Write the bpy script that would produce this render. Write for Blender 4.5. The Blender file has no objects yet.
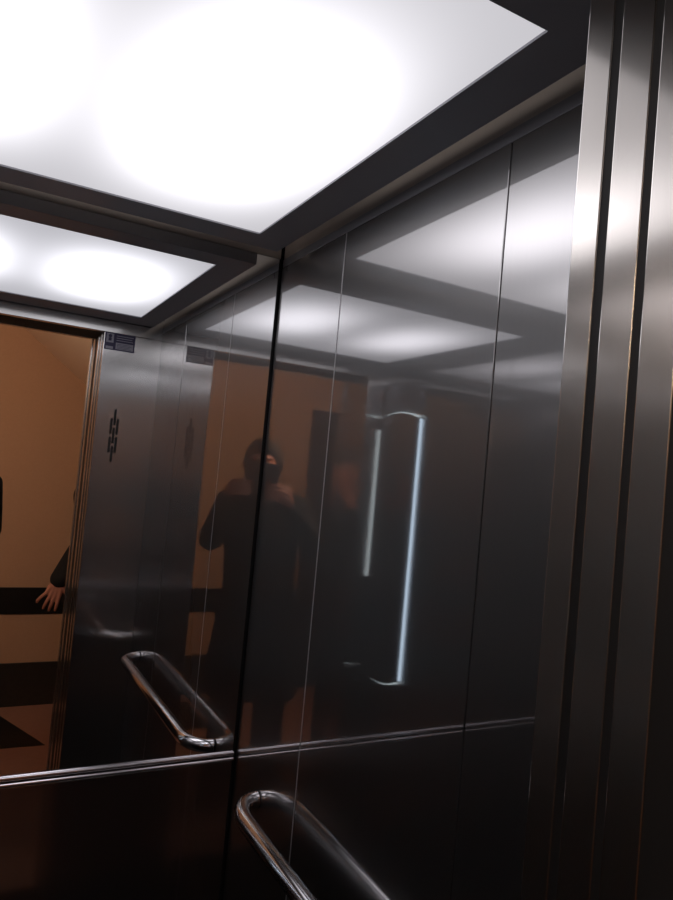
import bpy, bmesh, math, random
from mathutils import Vector, Matrix
random.seed(4)
scn = bpy.context.scene
COL = scn.collection
S = 0.9           # calibrated units -> metres
EYE = 1.61        # camera height
def U(x, y, z): return Vector((x*S, y*S, z*S+EYE))

# ------------------------------------------------------------------ materials
def new_mat(name):
    m = bpy.data.materials.new(name); m.use_nodes = True
    nt = m.node_tree
    return m, nt, nt.nodes['Principled BSDF']
def plain(name, col, rough=0.5, metal=0.0, spec=0.5, noise=0.0, scale=40):
    m, nt, b = new_mat(name)
    b.inputs['Base Color'].default_value = (*col, 1)
    b.inputs['Roughness'].default_value = rough
    b.inputs['Metallic'].default_value = metal
    b.inputs['Specular IOR Level'].default_value = spec
    if noise:
        tc = nt.nodes.new('ShaderNodeTexCoord'); nz = nt.nodes.new('ShaderNodeTexNoise')
        nz.inputs['Scale'].default_value = scale; nz.inputs['Detail'].default_value = 4
        nt.links.new(tc.outputs['Object'], nz.inputs['Vector'])
        mx = nt.nodes.new('ShaderNodeMix'); mx.data_type = 'RGBA'
        mx.inputs['A'].default_value = (*[c*(1-noise) for c in col], 1)
        mx.inputs['B'].default_value = (*[min(1, c*(1+noise)) for c in col], 1)
        nt.links.new(nz.outputs['Fac'], mx.inputs['Factor'])
        nt.links.new(mx.outputs['Result'], b.inputs['Base Color'])
        bp = nt.nodes.new('ShaderNodeBump'); bp.inputs['Strength'].default_value = 0.15; bp.inputs['Distance'].default_value = 0.002
        nt.links.new(nz.outputs['Fac'], bp.inputs['Height']); nt.links.new(bp.outputs['Normal'], b.inputs['Normal'])
    return m
def steel(name, col, rough, aniso, haze=0.3, haze_rough=0.45, grain=0.03, streak=0.0):
    """brushed steel: a clear reflection drawn out across the grain, over a wide soft sheen"""
    m, nt, b = new_mat(name); N, L = nt.nodes.new, nt.links.new
    g = N('ShaderNodeNewGeometry'); cr = N('ShaderNodeVectorMath'); cr.operation = 'CROSS_PRODUCT'
    cr.inputs[1].default_value = (0.02, 0.013, 1)
    L(g.outputs['True Normal'], cr.inputs[0]); tan = cr.outputs['Vector']
    tc = N('ShaderNodeTexCoord'); mp = N('ShaderNodeMapping'); mp.inputs['Scale'].default_value = (420, 420, 3)
    nz = N('ShaderNodeTexNoise'); nz.inputs['Scale'].default_value = 1; nz.inputs['Detail'].default_value = 3
    L(tc.outputs['Object'], mp.inputs['Vector']); L(mp.outputs['Vector'], nz.inputs['Vector'])
    mx = N('ShaderNodeMix'); mx.data_type = 'RGBA'
    mx.inputs['A'].default_value = (*[c*(1-grain) for c in col], 1); mx.inputs['B'].default_value = (*[min(1, c*(1+grain)) for c in col], 1)
    L(nz.outputs['Fac'], mx.inputs['Factor'])
    b2 = N('ShaderNodeBsdfPrincipled'); b3 = N('ShaderNodeBsdfPrincipled')
    for bb, r, an in ((b, rough, aniso), (b2, haze_rough, 0.0), (b3, 0.27, 0.95)):
        bb.inputs['Metallic'].default_value = 1.0; bb.inputs['Anisotropic'].default_value = an; bb.inputs['Roughness'].default_value = r
        L(tan, bb.inputs['Tangent']); L(mx.outputs['Result'], bb.inputs['Base Color'])
    m0 = N('ShaderNodeMixShader'); m0.inputs[0].default_value = streak; L(b.outputs[0], m0.inputs[1]); L(b3.outputs[0], m0.inputs[2])
    ms = N('ShaderNodeMixShader'); ms.inputs[0].default_value = haze
    L(m0.outputs[0], ms.inputs[1]); L(b2.outputs[0], ms.inputs[2]); L(ms.outputs[0], nt.nodes['Material Output'].inputs[0])
    return m
def glow(name, col, strength):
    m = bpy.data.materials.new(name); m.use_nodes = True; nt = m.node_tree; nt.nodes.clear()
    e = nt.nodes.new('ShaderNodeEmission'); o = nt.nodes.new('ShaderNodeOutputMaterial')
    e.inputs['Color'].default_value = (*col, 1); e.inputs['Strength'].default_value = strength
    nt.links.new(e.outputs[0], o.inputs[0]); return m

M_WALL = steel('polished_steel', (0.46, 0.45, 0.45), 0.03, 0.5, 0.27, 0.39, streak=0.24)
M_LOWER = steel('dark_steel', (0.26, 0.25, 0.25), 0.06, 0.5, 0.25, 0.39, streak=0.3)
M_SATIN = steel('satin_steel', (0.76, 0.74, 0.72), 0.12, 0.6, 0.12, 0.36, streak=0.6)
M_JAMB = steel('brushed_door_steel', (0.70, 0.66, 0.62), 0.13, 0.6, 0.12, 0.30, streak=0.4)
M_FRAME = steel('dark_ceiling_steel', (0.42, 0.42, 0.45), 0.3, 0.2, 0.7, 0.7)
M_COVE = steel('cove_steel', (0.62, 0.56, 0.52), 0.45, 0.0, 0.5, 0.7)
M_CHROME = plain('chrome', (0.74, 0.71, 0.72), 0.10, 1.0)
M_TRIM = plain('bright_trim', (0.70, 0.66, 0.69), 0.20, 1.0)
M_MIRROR = plain('mirror_silver', (0.84, 0.85, 0.865), 0.0, 1.0)
M_BLACK = plain('black_rubber_and_shade', (0.006, 0.006, 0.007), 0.6)
M_SHAFT = plain('dark_shaft', (0.01, 0.01, 0.01), 0.8)
M_FLOOR = plain('black_floor_rubber', (0.012, 0.012, 0.013), 0.55, noise=0.3, scale=60)
M_PAINT = plain('peach_paint', (0.62, 0.40, 0.26), 0.85, noise=0.06, scale=90)
M_SOFFIT = plain('pale_peach_paint', (0.86, 0.68, 0.52), 0.85, noise=0.05, scale=90)
M_NEARBLACK = plain('near_black', (0.008, 0.008, 0.008), 0.45, noise=0.3)
M_PLINTH = plain('dark_brown_stone', (0.03, 0.027, 0.022), 0.5, noise=0.3)
M_TILE = plain('reddish_floor_tile', (0.42, 0.23, 0.17), 0.5, noise=0.12, scale=30)
M_SIGN = plain('violet_print', (0.055, 0.045, 0.105), 0.5)
M_SIGNW = plain('pale_print', (0.42, 0.40, 0.46), 0.5)
M_SKIN = plain('skin', (0.60, 0.27, 0.19), 0.55, noise=0.06, scale=60)
M_CLOTH = plain('black_jacket_cloth', (0.012, 0.012, 0.014), 0.85, noise=0.3, scale=200)
M_TROUSER = plain('dark_trouser_cloth', (0.016, 0.017, 0.022), 0.85, noise=0.3, scale=200)
M_SHOE = plain('dark_leather', (0.012, 0.011, 0.011), 0.45)
M_HAIR = plain('dark_hair', (0.018, 0.013, 0.01), 0.6, noise=0.4, scale=150)
M_LIP = plain('lip_skin', (0.38, 0.13, 0.11), 0.5)
M_EYE = plain('eye_white', (0.7, 0.7, 0.68), 0.2)
M_IRIS = plain('dark_iris', (0.02, 0.012, 0.008), 0.2)
M_PHONE = plain('black_phone_plastic', (0.012, 0.012, 0.014), 0.25)
M_SCREEN = plain('dark_glass', (0.01, 0.01, 0.012), 0.05)
M_EDGE = glow('edge_light', (0.66, 0.83, 1.0), 3.2)
M_EDGE2 = glow('edge_light_dim', (0.74, 0.86, 0.9), 1.9)
M_WOOD = plain('dark_brown_wood', (0.03, 0.018, 0.012), 0.85, spec=0.1, noise=0.3, scale=30)
M_COVE_FILL = glow('cove_fill', (1.0, 0.92, 0.86), 0.9)
M_WARM = glow('warm_bulb', (1.0, 0.73, 0.52), 60.0)

# ------------------------------------------------------------------ mesh helpers
def link(name, me, mat, parent=None):
    o = bpy.data.objects.new(name, me); COL.objects.link(o)
    for mt in (mat if isinstance(mat, (list, tuple)) else [mat]): me.materials.append(mt)
    if parent is not None: o.parent = parent; o.matrix_parent_inverse = parent.matrix_world.inverted()
    return o
def finish(name, bm, mat, parent=None, smooth=False):
    bmesh.ops.recalc_face_normals(bm, faces=bm.faces)
    me = bpy.data.meshes.new(name); bm.to_mesh(me); bm.free()
    if smooth:
        for p in me.polygons: p.use_smooth = True
    return link(name, me, mat, parent)
def box(bm, lo, hi, bevel=0.0, seg=2, M=None, mi=0):
    lo, hi = [min(a, b) for a, b in zip(lo, hi)], [max(a, b) for a, b in zip(lo, hi)]
    t = bmesh.new()
    r = bmesh.ops.create_cube(t, size=1)
    for v in r['verts']:
        v.co = Vector([(lo[i]+hi[i])/2 + v.co[i]*(hi[i]-lo[i]) for i in range(3)])
    if bevel: bmesh.ops.bevel(t, geom=t.edges[:], offset=bevel, segments=seg, profile=0.5, affect='EDGES')
    if M is not None: bmesh.ops.transform(t, matrix=M, verts=t.verts)
    for f in t.faces: f.material_index = mi
    me = bpy.data.meshes.new('tmp'); t.to_mesh(me); t.free(); bm.from_mesh(me); bpy.data.meshes.remove(me)
def prism(bm, poly, axis, lo, hi, bevel=0.0):
    """extrude 2-D polygon along axis ('x','y','z') between lo and hi"""
    t = bmesh.new()
    def P(a, b, c): return {'x': (c, a, b), 'y': (a, c, b), 'z': (a, b, c)}[axis]
    vs = [t.verts.new(P(a, b, lo)) for a, b in poly]
    f = t.faces.new(vs); r = bmesh.ops.extrude_face_region(t, geom=[f])
    d = Vector(P(0, 0, hi-lo))
    bmesh.ops.translate(t, vec=d, verts=[e for e in r['geom'] if isinstance(e, bmesh.types.BMVert)])
    bmesh.ops.recalc_face_normals(t, faces=t.faces)
    if bevel: bmesh.ops.bevel(t, geom=t.edges[:], offset=bevel, segments=2, profile=0.5, affect='EDGES')
    me = bpy.data.meshes.new('tmp'); t.to_mesh(me); t.free(); bm.from_mesh(me); bpy.data.meshes.remove(me)
def tube(bm, pts, rad, seg=24, caps=True):
    pts = [Vector(p) for p in pts]; rings = []; up = None
    for i, p in enumerate(pts):
        d = (pts[min(i+1, len(pts)-1)] - pts[max(i-1, 0)]).normalized()
        if up is None:
            up = d.orthogonal().normalized()
        up = (up - d*up.dot(d)).normalized(); sd = d.cross(up)
        rr = rad[i] if isinstance(rad, (list, tuple)) else rad
        rings.append([bm.verts.new(p + (up*math.cos(2*math.pi*k/seg) + sd*math.sin(2*math.pi*k/seg))*rr) for k in range(seg)])
    for a, b in zip(rings, rings[1:]):
        for k in range(seg): bm.faces.new((a[k], a[(k+1) % seg], b[(k+1) % seg], b[k]))
    if caps: bm.faces.new(rings[0][::-1]); bm.faces.new(rings[-1])
def structure(o): o['kind'] = 'structure'; return o
def tag(o, label, cat, group=None):
    o['label'] = label; o['category'] = cat
    if group: o['group'] = group
    return o
def empty(name, loc):
    o = bpy.data.objects.new(name, None); COL.objects.link(o); o.location = loc; o.empty_display_size = 0.1
    bpy.context.view_layer.update(); return o

# ------------------------------------------------------------------ calibrated measures (metres)
W = 1.115*S; D = 1.2125*S; R_ = 0.228*S; LEFT = -1.003*S
ZC = 0.5424*S + EYE                 # ceiling plane
ZH = 0.494*S + EYE                  # door head
S1, S2 = 0.3464*S, 0.8563*S
ZM0, ZM1 = -0.731*S+EYE, -0.706*S+EYE
ZW = 0.526*S + EYE                  # top of the wall panels
TOP = 2.22

# ------------------------------------------------------------------ cabin shell
bm = bmesh.new(); box(bm, (-W-0.03, -1.30, -0.04), (0.03, 0.03, 0.0)); structure(finish('floor', bm, M_FLOOR))
# right wall: three panels with narrow grooves
def side_wall(x0, x1):
    bm = bmesh.new()
    for a, b in ((-0.003, -S1+0.0012), (-S1-0.0012, -S2+0.0012), (-S2-0.0012, -D+0.001)):
        box(bm, (x0, b, 0.0), (x1, a, ZW), 0.0012)
    return bm
structure(finish('wall_right', side_wall(0.0, 0.02), M_WALL))
structure(finish('wall_left', side_wall(-W-0.02, -W), M_WALL))
bm = bmesh.new(); box(bm, (0.0201, -D, 0), (0.03, 0.03, TOP)); box(bm, (-W-0.03, -D, 0), (-W-0.0201, 0.03, TOP)); box(bm, (-W-0.03, 0.0205, 0), (0.03, 0.03, TOP))
structure(finish('wall_backing', bm, M_SHAFT))
M_BEAD = plain('grey_bead', (0.50, 0.49, 0.50), 0.45, 0.35)
bm = bmesh.new(); box(bm, (-0.0004, -S1-0.0011, 0.0), (0.015, -S1+0.0011, ZW-0.001)); box(bm, (-W-0.015, -S1-0.0011, 0.0), (-W+0.0004, -S1+0.0011, ZW-0.001)); structure(finish('trim_6', bm, M_BEAD))
# top rail and cove strip, right / left / back
for nm, xs, xc in (('right', (0.001, 0.02), (0.003, 0.02)), ('left', (-W-0.02, -W-0.001), (-W-0.02, -W-0.003))):
    bm = bmesh.new(); box(bm, (xs[0], -D+0.001, ZW+0.001), (xs[1], -0.003, 0.548*S+EYE), 0.001); structure(finish('trim_'+nm+'_rail', bm, M_FRAME))
    bm = bmesh.new(); box(bm, (xc[0], -D+0.001, 0.549*S+EYE), (xc[1], -0.003, TOP)); structure(finish('trim_'+nm+'_cove', bm, M_COVE))
bm = bmesh.new(); box(bm, (-W, 0.003, 0.551*S+EYE), (-0.003, 0.02, TOP)); structure(finish('trim_back_cove', bm, M_COVE))
bm = bmesh.new(); box(bm, (-W-0.03, -1.30, TOP+0.001), (0.03, 0.03, TOP+0.03)); structure(finish('ceiling', bm, M_SHAFT))
# back wall below the mirror
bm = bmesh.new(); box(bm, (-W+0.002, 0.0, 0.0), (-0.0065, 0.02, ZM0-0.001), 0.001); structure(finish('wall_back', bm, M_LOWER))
bm = bmesh.new(); box(bm, (-0.006, 0.004, 0.0), (0.0, 0.02, 0.548*S+EYE)); structure(finish('trim_corner', bm, M_BLACK))
# mirror
mir = empty('wall_mirror', (-W/2, 0, ZM0))
tag(mir, 'large wall mirror filling the upper back wall of the lift cabin', 'mirror')
bm = bmesh.new(); box(bm, (-W+0.002, 0.0, ZM1+0.0005), (-0.0065, 0.012, 0.549*S+EYE), 0.0008, 1); finish('glass', bm, M_MIRROR, mir)
bm = bmesh.new()
for a, b in ((ZM0, ZM0+0.0095), (ZM0+0.0120, ZM1)):
    zc, hh = (a+b)/2, (b-a)/2
    prism(bm, [(0.003, a)] + [(-0.001-0.0055*math.cos(t), zc+hh*math.sin(t)) for t in [math.pi*(k/12-0.5) for k in range(13)]] + [(0.003, b)], 'x', -W+0.002, -0.0065)
finish('bottom_moulding', bm, M_TRIM, mir)
bm = bmesh.new(); box(bm, (-W+0.002, -0.001, ZM0+0.009), (-0.0065, 0.012, ZM0+0.0125)); finish('moulding_groove', bm, M_BLACK, mir)

bm = bmesh.new(); box(bm, (-0.0022, -0.0418, 2.068), (0.001, -0.0392, 2.082), 0.0006); finish('clip', bm, M_TRIM, mir)

# front wall with door opening
YF, YB = -D, -D-0.029*S
bm = bmesh.new()
box(bm, (-R_, YB, 0.0), (0.02, YF, ZH), 0.0015); structure(finish('wall_front_right', bm, M_SATIN))
bm = bmesh.new(); box(bm, (-W-0.02, YB, 0.0), (LEFT, YF, ZH), 0.0015); structure(finish('wall_front_left', bm, M_SATIN))
bm = bmesh.new(); box(bm, (-W-0.02, YB, ZH+0.0005), (0.02, YF, TOP), 0.0015); structure(finish('wall_front_header', bm, M_SATIN))
# open sliding door leaves, their edges stacked in the doorway
def leaf(name, x0, x1, y0, y1, mat):
    bm = bmesh.new(); box(bm, (x0, y1, 0.012), (x1, y0, ZH-0.004), 0.0009, 2); return structure(finish(name, bm, mat))
leaf('door_1', -0.2315*S, 0.16, -1.2539*S, -1.2858*S, M_JAMB)
leaf('door_2', -0.235*S, 0.20, -1.2964*S, -1.3275*S, M_JAMB)
bm = bmesh.new(); box(bm, (-R_-0.0006, YB-0.0002, 0.0), (-R_+0.012, YF-0.0012, ZH-0.001), 0.0008, 2); structure(finish('trim_1', bm, M_JAMB))
leaf('door_3', -0.235*S, 0.20, -1.385*S, -1.425*S, M_JAMB)
bm = bmesh.new()                                   # black fillers painting in the shade of the gaps between leaves
box(bm, (-R_+0.0003, -1.2538*S, 0.012), (0.02, YB-0.0003, ZH-0.01)); box(bm, (-0.2315*S+0.0006, -1.2963*S, 0.012), (0.15, -1.2859*S, ZH-0.01)); box(bm, (-0.235*S+0.0006, -1.3849*S, 0.012), (0.15, -1.3276*S, ZH-0.01))
structure(finish('trim_4', bm, M_BLACK))
# shaft linings round the doorway depth
bm = bmesh.new()
box(bm, (0.021, -1.33, 0), (0.23, -D-0.001, TOP)); 
structure(finish('wall_shaft_right', bm, M_SHAFT))
bm = bmesh.new(); box(bm, (-W-0.2, -1.29, 0), (LEFT-0.004, YB-0.001, TOP)); structure(finish('wall_shaft_left', bm, M_JAMB))
bm = bmesh.new(); box(bm, (LEFT-0.003, -1.2899, ZH+0.003), (0.0205, YB-0.001, TOP)); structure(finish('lintel', bm, M_SHAFT))
# landing side
LY = -1.330
bm = bmesh.new()
box(bm, (-0.2385*S, LY, 0.0), (-R_+0.05, -1.30, ZH+0.0), 0.002); box(bm, (LEFT-0.05, LY, 0.0), (LEFT+0.004, -1.30, ZH), 0.002); box(bm, (LEFT-0.05, LY, ZH+0.001), (-R_+0.05, -1.30, ZH+0.06), 0.002)
structure(finish('door_frame', bm, M_SATIN))
bm = bmesh.new()
box(bm, (-R_+0.051, LY+0.005, 0), (2.0, -1.3001, 2.6)); box(bm, (-2.9, LY+0.005, 0), (LEFT-0.051, -1.30, 2.6)); box(bm, (LEFT-0.051, LY+0.005, ZH+0.062), (-R_+0.051, -1.30, 2.6))
structure(finish('wall_landing_near', bm, M_PAINT))
YL = -3.66*S
bm = bmesh.new(); box(bm, (-2.9, YL-0.05, -0.04), (2.0, -1.3005, -0.0005)); structure(finish('floor_landing', bm, M_TILE))
bm = bmesh.new(); box(bm, (-2.9, YL-0.1, 0), (2.0, YL, 2.6)); structure(finish('wall_landing_far', bm, M_PAINT))
bm = bmesh.new(); box(bm, (-2.9, YL, 0), (2.0, YL+0.012, -1.489*S+EYE), 0.002); structure(finish('baseboard_landing', bm, M_PLINTH))
bm = bmesh.new(); box(bm, (-2.9, YL, -1.150*S+EYE), (2.0, YL+0.008, -0.964*S+EYE), 0.002); structure(finish('trim_2', bm, M_NEARBLACK))
bm = bmesh.new(); box(bm, (-3.0, YL, 0), (-2.9, LY, 2.6)); structure(finish('wall_landing_left', bm, M_PAINT))
bm = bmesh.new(); box(bm, (2.0, YL, 0), (2.1, LY, 2.6)); structure(finish('wall_landing_right', bm, M_PAINT))
bm = bmesh.new(); box(bm, (-3.0, YL-0.1, 2.6), (2.1, -1.30, 2.7)); structure(finish('ceiling_landing', bm, M_SOFFIT))
# flat near-black wedge on the landing floor
bm = bmesh.new(); prism(bm, [(-0.05, -2.62), (-0.253, -3.13), (-0.9, -3.13), (-0.9, -2.65)], 'z', -0.0004, 0.001); structure(finish('trim_3', bm, M_NEARBLACK))
# sloping underside of the stair flight
bm = bmesh.new()
def sz(x): return 2.35 - (x+0.315)*0.764
prism(bm, [(-0.64, sz(-0.64)), (1.2, sz(1.2)), (1.2, sz(1.2)+0.16), (-0.64, sz(-0.64)+0.001)], 'y', YL, -1.85)
structure(finish('ceiling_stair', bm, M_SOFFIT))

# ------------------------------------------------------------------ ceiling light
PX0, PX1, PY0, PY1 = -0.989*S, -0.1262*S, -1.0513*S, -0.1559*S
cl = empty('ceiling_light', (-W/2, -D/2, ZC))
tag(cl, 'big square white glowing light panel in the dropped cabin ceiling', 'ceiling light')
bm = bmesh.new()
FX0, FX1, FY0, FY1 = -W+0.040, -0.040, -D+0.012, -0.062
zt = ZC+0.03
box(bm, (FX0, FY0, ZC), (PX0, FY1, zt)); box(bm, (PX1, FY0, ZC), (FX1, FY1, zt))
box(bm, (PX0, FY0, ZC), (PX1, PY0, zt)); box(bm, (PX0, PY1, ZC), (PX1, FY1, zt))
bmesh.ops.remove_doubles(bm, verts=bm.verts, dist=1e-5)
finish('frame', bm, M_FRAME, cl)
bm = bmesh.new(); box(bm, (PX0+0.0005, PY0+0.0005, ZC+0.003), (PX1-0.0005, PY1-0.0005, ZC+0.008))
md = bpy.data.materials.new('lit_diffuser'); md.use_nodes = True; nt = md.node_tree; nt.nodes.clear(); N, L = nt.nodes.new, nt.links.new
tc = N('ShaderNodeTexCoord'); sp = N('ShaderNodeSeparateXYZ'); L(tc.outputs['Object'], sp.inputs[0])
def mth(op, a, b=None):
    n = N('ShaderNodeMath'); n.operation = op
    for i, v in enumerate((a, b)):
        if v is None: continue
        if isinstance(v, (int, float)): n.inputs[i].default_value = v
        else: L(v, n.inputs[i])
    return n.outputs[0]
tot = None
for cx in (-0.335*S-0.055, -0.335*S+0.055, -0.785*S-0.055, -0.785*S+0.055):     # four tubes behind the diffuser
    dx = mth('DIVIDE', mth('SUBTRACT', sp.outputs['X'], cx), 0.118)
    dy = mth('DIVIDE', mth('SUBTRACT', sp.outputs['Y'], -0.585*S), 0.272)
    d2 = mth('ADD', mth('MULTIPLY', dx, dx), mth('POWER', mth('ABSOLUTE', dy), 2.4))
    g = mth('EXPONENT', mth('MULTIPLY', d2, -1.25))
    tot = g if tot is None else mth('ADD', tot, g)
st = mth('ADD', mth('MULTIPLY', tot, 1.55), 0.60)
em = N('ShaderNodeEmission'); em.inputs['Color'].default_value = (0.965, 0.945, 1.0, 1); L(st, em.inputs['Strength'])
out = N('ShaderNodeOutputMaterial'); L(em.outputs[0], out.inputs[0])
dif = finish('diffuser', bm, md, None)
dif.parent = cl; dif.matrix_parent_inverse = cl.matrix_world.inverted()

bm = bmesh.new(); hx0, hx1, hy0, hy1 = PX0+0.10, PX1-0.07, PY0+0.06, PY1-0.11     # added glowing box, unseen above the frame, to brighten the cove strips
box(bm, (hx0, hy0, ZC+0.0305), (hx1, hy1, ZC+0.085)); finish('cove_fill_box', bm, M_COVE_FILL, cl)
# ------------------------------------------------------------------ handrail on the right wall
hr = empty('handrail', (0, -0.6, -0.7576*S+EYE))
tag(hr, 'chrome tube handrail with bent ends fixed to the right steel wall', 'handrail')
ZR = 0.930; HX = -0.0595; RT = 0.0165; ya, yb = -0.146, -0.955; ea, eb = 0.085, 0.062
pts = [(-0.0005, ya, ZR)]
for k in range(0, 15):
    a = math.pi/2*k/14; pts.append((-0.004 + (HX+0.004)*math.sin(a), ya - ea*(1-math.cos(a)), ZR))
for k in range(0, 15):
    a = math.pi/2*k/14; pts.append((-0.004 + (HX+0.004)*math.cos(a), yb + eb*(1-math.sin(a)), ZR))
pts.append((-0.0005, yb, ZR))
bm = bmesh.new(); tube(bm, pts, RT, 32); finish('rail', bm, M_CHROME, hr, True)
for yy in (ya, yb):
    bm = bmesh.new(); tube(bm, [(-0.0026, yy, ZR), (-0.0012, yy, ZR)], RT+0.0006, 32); finish('joint_ring', bm, M_BLACK, hr, True)

# ------------------------------------------------------------------ sign and slots on the front return
sg = empty('notice_plate', (-0.1665*S, YF, 0.459*S+EYE))
tag(sg, 'small violet notice plate high beside the doorway, on the steel front wall', 'sign')
x0, x1, z0, z1 = -0.2255*S, -0.107*S, 0.426*S+EYE, 0.4945*S+EYE
wd, hg = x1-x0, z1-z0
def pl(bm, a, b, c, d, y): box(bm, (x0+a*wd, YF-0.0002, z0+c*hg), (x0+b*wd, YF+y, z0+d*hg))
bm = bmesh.new(); pl(bm, 0, 1, 0, 1, 0.0012); finish('plate', bm, M_SIGN, sg)
bm = bmesh.new(); pl(bm, 0.05, 0.29, 0.42, 0.95, 0.0015); pl(bm, 0.05, 0.29, 0.05, 0.2, 0.0015)
finish('pale_box', bm, M_SIGNW, sg)
bm = bmesh.new()                                     # figure inside the pale box
M = Matrix.Translation((x0+0.17*wd, YF+0.0016, z0+0.80*hg))
bmesh.ops.create_cone(bm, cap_ends=True, segments=16, radius1=0.0062, radius2=0.0062, depth=0.0006, matrix=M @ Matrix.Rotation(math.pi/2, 4, 'X'))
pl(bm, 0.12, 0.22, 0.52, 0.70, 0.0019); finish('pictogram', bm, M_SIGN, sg)
bm = bmesh.new(); pl(bm, 0.37, 0.95, 0.08, 0.46, 0.0015); finish('pale_field', bm, M_SIGNW, sg)
bm = bmesh.new()
for k, (a, b) in enumerate(((0.38, 0.93), (0.38, 0.9), (0.38, 0.94))):
    pl(bm, a, b, 0.58+k*0.13, 0.615+k*0.13, 0.0015)
finish('printed_rule', bm, M_SIGNW, sg)
bm = bmesh.new()
for k in range(4): pl(bm, 0.41, 0.9-0.06*(k % 2), 0.13+k*0.08, 0.15+k*0.08, 0.0018)
finish('printed_lines', bm, M_SIGN, sg)
vg = empty('slotted_grille', (-0.155*S, YF, 0.10*S+EYE))
tag(vg, 'group of staggered vertical slots, inner shade painted black, on the steel wall beside the doorway', 'grille')
gx, gz = -0.155*S, 0.086*S+EYE
SL, PT, DXC = 0.058, 0.0665, 0.0108
for cx, cz in ((0, PT), (0, 0), (0, -PT), (-DXC, PT/2), (-DXC, -PT/2), (DXC, PT/2), (DXC, -PT/2)):
    bm = bmesh.new()
    n = 8; hw = 0.0042; pr = []
    for k in range(n+1): a = math.pi*k/n; pr.append((gx+cx+hw*math.cos(a), gz+cz+SL/2-hw+hw*math.sin(a)))
    for k in range(n+1): a = math.pi+math.pi*k/n; pr.append((gx+cx+hw*math.cos(a), gz+cz-SL/2+hw+hw*math.sin(a)))
    prism(bm, pr, 'y', YF-0.001, YF+0.0004); finish('slot', bm, M_BLACK, vg)  # black shape on the wall face gives the shade inside a slot

# ------------------------------------------------------------------ control panel on the left wall (seen only in the steel)
cp = empty('control_panel', (-W, -1.04*S, -0.28*S+EYE))
tag(cp, 'tall control column edged in cold white light, reflected in the right wall', 'control panel')
cy0, cy1 = -1.190*S, -0.905*S; cz0, cz1 = -0.875*S+EYE, 0.302*S+EYE
def arcpoly(y0, y1, za, zb, bt, bb, n=14):
    p = []
    for k in range(n+1): t = k/n; p.append((y0+(y1-y0)*t, zb+bt*(1-(2*t-1)**2)))
    for k in range(n+1): t = 1-k/n; p.append((y0+(y1-y0)*t, za-bb*(1-(2*t-1)**2)))
    return p
bm = bmesh.new(); prism(bm, arcpoly(cy0, cy1, cz0, cz1, 0.02, 0.03), 'x', -W-0.001, -W+0.030); finish('face_plate', bm, M_WALL, cp)
bm = bmesh.new(); box(bm, (-W-0.002, cy1-0.001, cz0+0.004), (-W+0.010, cy1+0.003, cz1-0.004), 0.002); finish('light_strip', bm, M_EDGE, cp)
def arcstrip(name, zc, b, t0, t1, mat):
    bm = bmesh.new(); top, bot = [], []
    for k in range(13):
        t = t0+(t1-t0)*k/12; y = cy0+(cy1-cy0)*t; z = zc+b*(1-(2*t-1)**2); sgn = 1 if b > 0 else -1
        top.append((y, z+0.005*sgn)); bot.append((y, z-0.001*sgn))
    prism(bm, top+bot[::-1], 'x', -W+0.008, -W+0.024); finish(name, bm, mat, cp)
arcstrip('light_strip', cz1, 0.02, 0.1, 1.0, M_EDGE2)
arcstrip('light_strip', cz0, -0.03, 0.3, 1.0, M_EDGE2)
bm = bmesh.new(); box(bm, (-W+0.006, cy0-0.006, -0.46*S+EYE), (-W+0.024, cy0+0.001, 0.25*S+EYE), 0.002); finish('light_strip', bm, M_EDGE2, cp)
bm = bmesh.new(); box(bm, (-W-0.001, cy0, 0.335*S+EYE), (-W+0.012, cy1, 0.475*S+EYE), 0.002); finish('upper_plate', bm, M_FRAME, cp)

# ------------------------------------------------------------------ people
def uvs(bm, c, r, seg=20):
    bmesh.ops.create_uvsphere(bm, u_segments=seg, v_segments=seg//2+2, radius=1, matrix=Matrix.Translation(c) @ Matrix.Diagonal((*((r,)*3 if isinstance(r, (int, float)) else r), 1)))
def limb(bm, pts, rads, seg=18):
    for p, r in zip(pts, rads): uvs(bm, p, r, seg)
    for i in range(len(pts)-1):
        a, b = Vector(pts[i]), Vector(pts[i+1])
        if (b-a).length > 1e-4: tube(bm, [a, b], [rads[i], rads[i+1]], seg)
def loft(bm, M, rows):
    """closed trunk through elliptical sections (z, half width, half depth, centre x, centre y)"""
    fine = []
    for (z0, a0, b0, x0, y0), (z1, a1, b1, x1, y1) in zip(rows, rows[1:]):
        for k in range(4):
            t = k/4; u = t*t*(3-2*t); fine.append([p+(q-p)*(t if i == 0 else u) for i, (p, q) in enumerate(zip((z0, a0, b0, x0, y0), (z1, a1, b1, x1, y1)))])
    fine.append(list(rows[-1]))
    rings = []
    for z, a, b, x, y in fine:
        rings.append([bm.verts.new(M @ Vector((x + a*math.copysign(abs(math.cos(t))**.85, math.cos(t)), y + b*math.copysign(abs(math.sin(t))**.85, math.sin(t)), z))) for t in [2*math.pi*k/28 for k in range(28)]])
    for p, q in zip(rings, rings[1:]):
        for k in range(28): bm.faces.new((p[k], p[(k+1) % 28], q[(k+1) % 28], q[k]))
    bm.faces.new(rings[0][::-1]); bm.faces.new(rings[-1])
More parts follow.
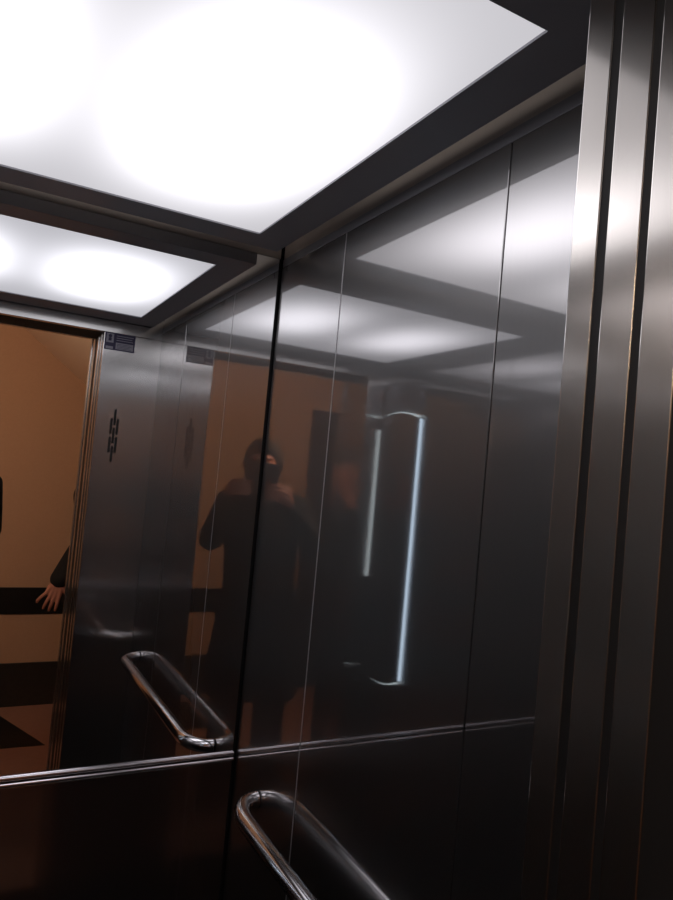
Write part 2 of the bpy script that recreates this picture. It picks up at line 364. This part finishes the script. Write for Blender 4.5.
def fuse(name, bm, mat, parent, voxel, smooth=4):
    me = bpy.data.meshes.new(name); bmesh.ops.recalc_face_normals(bm, faces=bm.faces); bm.to_mesh(me); bm.free()
    o = link('tmp_fuse', me, mat)
    rm = o.modifiers.new('r', 'REMESH'); rm.mode = 'VOXEL'; rm.voxel_size = voxel
    sm = o.modifiers.new('s', 'SMOOTH'); sm.iterations = smooth; sm.factor = 0.5
    dg = bpy.context.evaluated_depsgraph_get(); ev = o.evaluated_get(dg)
    me2 = bpy.data.meshes.new_from_object(ev)
    bpy.data.objects.remove(o); bpy.data.meshes.remove(me)
    for p in me2.polygons: p.use_smooth = True
    me2.name = name
    o2 = bpy.data.objects.new(name, me2); COL.objects.link(o2)
    if not me2.materials: me2.materials.append(mat)
    if parent is not None: o2.parent = parent; o2.matrix_parent_inverse = parent.matrix_world.inverted()
    return o2
def person(root, F, foot, shoulder_h, lean, arms, head_c, look, coat=False, cuff=1.0, hairy=1.0):
    """F: facing frame (right, forward, up); foot: ground point; arms: {side: (shoulder, elbow, wrist, hand_fn)}"""
    rt, fw, up = F
    P = lambda r, f, z: Vector(foot) + rt*r + fw*f + Vector((0, 0, z))
    T = lambda r, f, z: P(r, f + lean*max(0, (z-0.9))/0.5, z)
    hipz = 0.92
    # --- bare body, one surface
    bm = bmesh.new()
    for s in (-1, 1):
        limb(bm, [P(.095*s, 0, hipz), P(.105*s, .02, .50), P(.11*s, -.01, .10), P(.115*s, .10, .045)], [.085, .056, .038, .03])
    BM = Matrix((rt, fw, up)).transposed().to_4x4(); BM.translation = Vector(foot)
    row = lambda z, a, b: (z, a, b, 0, lean*max(0, (z-0.9))/0.5)
    loft(bm, BM, [row(*q) for q in ((.84, .13, .09), (.93, .155, .105), (1.05, .135, .092), (1.17, .150, .103), (1.29, .165, .108), (1.38, .155, .085), (1.43, .09, .06))])
    neck = T(0, .0, 1.43)
    hr_, hf, hu = look
    HM = Matrix((hr_, hf, hu)).transposed().to_4x4(); HM.translation = head_c
    limb(bm, [neck, head_c - hu*.07 - hf*.02], [.062, .055])
    H = lambda x, y, z: HM @ Vector((x, y, z))
    def ell(x, y, z, a, b, c, bmx=None):
        bmesh.ops.create_uvsphere(bmx or bm, u_segments=20, v_segments=14, radius=1, matrix=HM @ Matrix.Translation((x, y, z)) @ Matrix.Diagonal((a, b, c, 1)))
    ell(0, -.008, .03, .077, .097, .088); ell(0, .02, -.045, .060, .068, .072); ell(0, .06, -.092, .026, .022, .02)
    limb(bm, [H(0, .088, .02), H(0, .112, -.028)], [.009, .014]); ell(0, .098, -.032, .019, .012, .009)
    ell(0, .083, .028, .055, .012, .010)                       # brow
    ell(.042, .066, -.018, .02, .016, .02); ell(-.042, .066, -.018, .02, .016, .02)
    for s in (-1, 1): ell(.079*s, -.006, -.005, .010, .020, .034)
    for s, (sh, el, wr, hand) in arms.items():
        limb(bm, [neck - Vector((0, 0, .05)), sh, el, wr], [.06, .062, .043, .028]); hand(bm, s)
    body = fuse('body', bm, M_SKIN, root, .0036, 3)
    # --- face
    for s in (-1, 1):
        b2 = bmesh.new(); ell(.032*s, .080, .004, .0125, .010, .0075, b2); e = finish('eye', b2, M_EYE, root, True)
        b2 = bmesh.new(); ell(.032*s, .0885, .004, .005, .003, .005, b2); finish('iris', b2, M_IRIS, e, True)
    b2 = bmesh.new(); ell(0, .084, -.064, .024, .008, .008, b2); finish('mouth', b2, M_LIP, root, True)
    # --- hair
    b2 = bmesh.new()
    ell(0, -.018, .048, .085*hairy, .100, .084, b2); ell(0, -.055, -.01, .076*hairy, .060, .075, b2)
    ell(.072*hairy, -.02, .015, .022, .045, .055, b2); ell(-.072*hairy, -.02, .015, .022, .045, .055, b2)
    ell(0, .04, .10, .06, .045, .032, b2)
    if hairy > 1: ell(0, .060, .078, .068, .038, .034, b2)
    fuse('hair', b2, M_HAIR, root, .006, 3)
    # --- clothes
    bm = bmesh.new()
    low = ((.50, .235, .165), (.62, .228, .160), (.76, .212, .150)) if coat else ((.80, .185, .130),)
    loft(bm, BM, [row(*q) for q in low + ((.90, .192, .138), (1.05, .178, .126), (1.17, .186, .136), (1.29, .197, .140), (1.38, .178, .110), (1.44, .10, .08))])
    limb(bm, [neck - Vector((0, 0, .03)), neck + Vector((0, 0, .035))], [.085, .074])
    for s, (sh, el, wr, hand) in arms.items():
        w2 = wr + (el-wr).normalized()*.012
        mid = (sh+el)/2; m2 = (el+w2)/2
        limb(bm, [neck - Vector((0, 0, .06)), sh, mid, el, m2, w2], [.09, .082, .068, .060*cuff, .052*cuff, .042*cuff])
        uvs(bm, el + Vector((0, 0, -.006)), .060)
    if coat:
        limb(bm, [neck + Vector((0, 0, -.02)), neck + Vector((0, 0, .055)) + fw*.012], [.115, .088])
        for s in (-1, 1): limb(bm, [neck + Vector((0, 0, .03)), arms[s][0] + Vector((0, 0, .025))], [.095, .085])
    fuse('jacket', bm, M_CLOTH, root, .008, 4)
    bm = bmesh.new()
    for s in (-1, 1):
        limb(bm, [P(.10*s, 0, .90), P(.108*s, .02, .50), P(.112*s, -.01, .085)], [.105, .080, .074])
    uvs(bm, P(0, 0, .92), .12); fuse('trousers', bm, M_TROUSER, root, .009, 4)
    for s in (-1, 1):
        bm = bmesh.new()
        limb(bm, [P(.113*s, -.035, .047), P(.118*s, .07, .042), P(.126*s, .165, .034)], [.045, .042, .032])
        limb(bm, [P(.113*s, -.01, .06), P(.113*s, -.01, .12)], [.046, .044])
        o = fuse('shoe', bm, M_SHOE, root, .006, 3)
        for v in o.data.vertices:
            if v.co.z < .004: v.co.z = .004
    return body

# camera pose
YAW, PITCH, ROLL, FPX = 0.493, 0.0395, 0.0906, 693.73
fwd = Vector((math.sin(YAW)*math.cos(PITCH), math.cos(YAW)*math.cos(PITCH), math.sin(PITCH)))
rgt = fwd.cross(Vector((0, 0, 1))).normalized(); upv = rgt.cross(fwd)
cr, sr = math.cos(ROLL), math.sin(ROLL)
r2, u2 = rgt*cr + upv*sr, upv*cr - rgt*sr
CAM = Vector((-0.679*S, -1.6528*S, EYE))
def K(x, y, z): return CAM + r2*x + u2*y - fwd*z          # frame of the held phone: right, up, towards the holder

# photographer, standing on the landing and facing the corner
fw = Vector((math.sin(YAW), math.cos(YAW), 0)); rt = Vector((fw.y, -fw.x, 0)); upz = Vector((0, 0, 1))
foot = CAM - fw*0.315; foot.z = 0
root = empty('person', foot)
tag(root, 'person in dark clothes holding a phone up in both hands, facing the corner', 'person')
def hold(bm, s):
    wr = K(.150*s, -.150, .060)
    kn = [(.112, -.062, .012), (.117, -.083, .008), (.116, -.104, .010), (.110, -.123, .016)]
    ln = [1.0, 1.1, 1.02, .82]
    for (x, y, z) in kn: limb(bm, [wr, K((x+.018)*s, y-.006, z+.024), K(x*s, y, z)], [.022, .0150, .0115])
    for (x, y, z), l in zip(kn, ln):
        q = [K(x*s, y, z), K((x-.030*l)*s, y+.002, -.017), K((x-.055*l)*s, y+.003, -.0165), K((x-.078*l)*s, y+.002, -.0075)]
        limb(bm, q, [.0108, .0092, .0082, .0068])
    limb(bm, [K(.140*s, -.118, .050), K(.112*s, -.092, .045), K(.090*s, -.070, .036), K(.068*s, -.060, .027)], [.018, .0135, .0105, .0085])
arms = {}
for s in (1, -1):
    sh = foot + rt*.175*s + fw*.01 + upz*1.385
    if s == 1: el = Vector((-.490, -1.765, 1.268))
    else: el = foot + rt*-.27 + fw*.13 + upz*1.25
    arms[s] = (sh, el, K(.150*s, -.150, .060), hold)
tilt = Matrix.Rotation(0.05, 3, rt)
person(root, (rt, fw, upz), foot, 1.4, .01, arms, CAM - fw*.215 + upz*.03 + rt*.022, (rt, fw, upz), coat=True, hairy=1.10)
ph = empty('phone', K(0, -.030, .010)); tag(ph, 'black phone held sideways in front of the face, in both hands', 'phone')
KM = Matrix((r2, u2, -fwd)).transposed().to_4x4(); KM.translation = CAM
bm = bmesh.new(); box(bm, (-.082, -.100, .0045), (.082, .040, .0135), .003, 3, KM); finish('case', bm, M_PHONE, ph)
bm = bmesh.new(); box(bm, (-.072, -.094, .0134), (.072, .034, .0139), 0, 1, KM); finish('screen', bm, M_SCREEN, ph)
bm = bmesh.new(); bmesh.ops.create_cone(bm, cap_ends=True, segments=24, radius1=.0045, radius2=.0045, depth=.002, matrix=KM @ Matrix.Translation((0, 0, .0038))); finish('lens', bm, M_SCREEN, ph, False)

# second person out on the landing, arm hanging down past the door edge
f2 = Vector((0.12, 1, 0)).normalized(); t2 = Vector((f2.y, -f2.x, 0))
foot2 = Vector((.235, -2.72, 0))
root2 = empty('person', foot2)
tag(root2, 'person in black standing out on the landing, one bare hand hanging in the doorway', 'person')
def hang(bm, s):
    wr = arms2[s][2]
    dn = (wr - arms2[s][1]).normalized()*.55 + Vector((0, 0, -.6)); dn.normalize()
    ac = (f2*.92 + t2*s*.3).normalized()      # back of the hand turned forward
    fr = dn.cross(ac).normalized()
    if fr.dot(t2)*s > 0: fr = -fr              # thumb side, towards the body
    base = [(.033, .082), (.011, .088), (-.012, .086), (-.035, .076)]
    ln = [.95, 1.0, .98, .82]; fan = [.004, -.002, -.008, -.022]
    for (f, d), l, fa in zip(base, ln, fan):
        k0 = wr + fr*f + dn*d + ac*.004
        limb(bm, [wr, wr + fr*f*.8 + dn*.045 + ac*.004, k0], [.024, .0155, .0118])
        a = k0 + dn*.042*l - ac*.004 + fr*fa; b = a + dn*.025*l - ac*.011 + fr*fa*.4; c = b + dn*.016*l - ac*.014
        limb(bm, [k0, a, b, c], [.0108, .0096, .0086, .0072])
    limb(bm, [wr + dn*.018 + fr*.018, wr + dn*.045 + fr*.058 - ac*.004, wr + dn*.080 + fr*.080 - ac*.006, wr + dn*.108 + fr*.076 - ac*.012], [.018, .0130, .011, .0085])
arms2 = {}
for s in (1, -1):
    sh = foot2 + t2*.185*s + upz*1.375
    if s == -1: el, wr = Vector((.072, -2.72, 1.105)), Vector((-.066, -2.665, .893))
    else: el, wr = foot2 + t2*.25 + upz*1.085 - f2*.03, foot2 + t2*.26 + upz*.84 + f2*.05
    arms2[s] = (sh, el, wr, hang)
person(root2, (t2, f2, upz), foot2, 1.4, 0, arms2, foot2 + f2*.03 + upz*1.61, (t2, f2, upz), cuff=1.25)

# ------------------------------------------------------------------ landing lamp (overhead, out of sight)
LX, LZ = -1.18, 2.0
lp = empty('wall_lamp', (LX, LY, LZ)); tag(lp, 'round warm wall lamp on the landing wall beside the lift doorway', 'lamp')
RX = Matrix.Rotation(math.pi/2, 4, 'X')
bm = bmesh.new(); bmesh.ops.create_cone(bm, cap_ends=True, segments=40, radius1=.13, radius2=.13, depth=.03, matrix=Matrix.Translation((LX, LY-.011, LZ)) @ RX); finish('base', bm, M_SATIN, lp)
bm = bmesh.new(); bmesh.ops.create_uvsphere(bm, u_segments=32, v_segments=16, radius=1, matrix=Matrix.Translation((LX, LY-.045, LZ)) @ Matrix.Diagonal((.115, .065, .115, 1))); finish('lamp_shade', bm, M_WARM, lp, True)
# invented door, put in to darken this end of the landing
bm = bmesh.new(); box(bm, (-2.62, YL, 0.0), (-1.80, YL+0.035, 2.03), 0.003)
for a, b in ((0.15, 0.95), (1.1, 1.9)):
    for c in (-2.52, -2.17): box(bm, (c, YL+0.03, a), (c+0.27, YL+0.043, b), 0.006)
d4 = structure(finish('door_added', bm, M_WOOD))
bm = bmesh.new(); tube(bm, [(-1.865, YL+0.03, 1.03), (-1.865, YL+0.085, 1.03), (-1.98, YL+0.085, 1.03)], .009, 14); finish('door_handle', bm, M_TRIM, d4, True)
bm = bmesh.new(); box(bm, (-2.70, YL, 0), (-2.622, YL+0.045, 2.11), .003); box(bm, (-1.798, YL, 0), (-1.72, YL+0.045, 2.11), .003); box(bm, (-2.622, YL, 2.032), (-1.798, YL+0.045, 2.11), .003)
structure(finish('trim_5', bm, M_WOOD))

# ------------------------------------------------------------------ world, camera, view
w = bpy.data.worlds.new('World'); scn.world = w; w.use_nodes = True
w.node_tree.nodes['Background'].inputs['Color'].default_value = (0.0, 0.0, 0.0, 1)
cd = bpy.data.cameras.new('Camera'); cam = bpy.data.objects.new('Camera', cd); COL.objects.link(cam)
cd.sensor_fit = 'VERTICAL'; cd.sensor_height = 36.0; cd.lens = 36.0*FPX/900; cd.clip_start = 0.002
Mc = Matrix((r2, u2, -fwd)).transposed().to_4x4(); Mc.translation = CAM; cam.matrix_world = Mc
scn.camera = cam
scn.cycles.max_bounces = 16; scn.cycles.glossy_bounces = 12; scn.cycles.diffuse_bounces = 4
scn.cycles.sample_clamp_indirect = 4.0
vs = scn.view_settings; vs.view_transform = 'Standard'; vs.look = 'None'; vs.exposure = 0.0; vs.gamma = 1.0; vs.use_curve_mapping = False
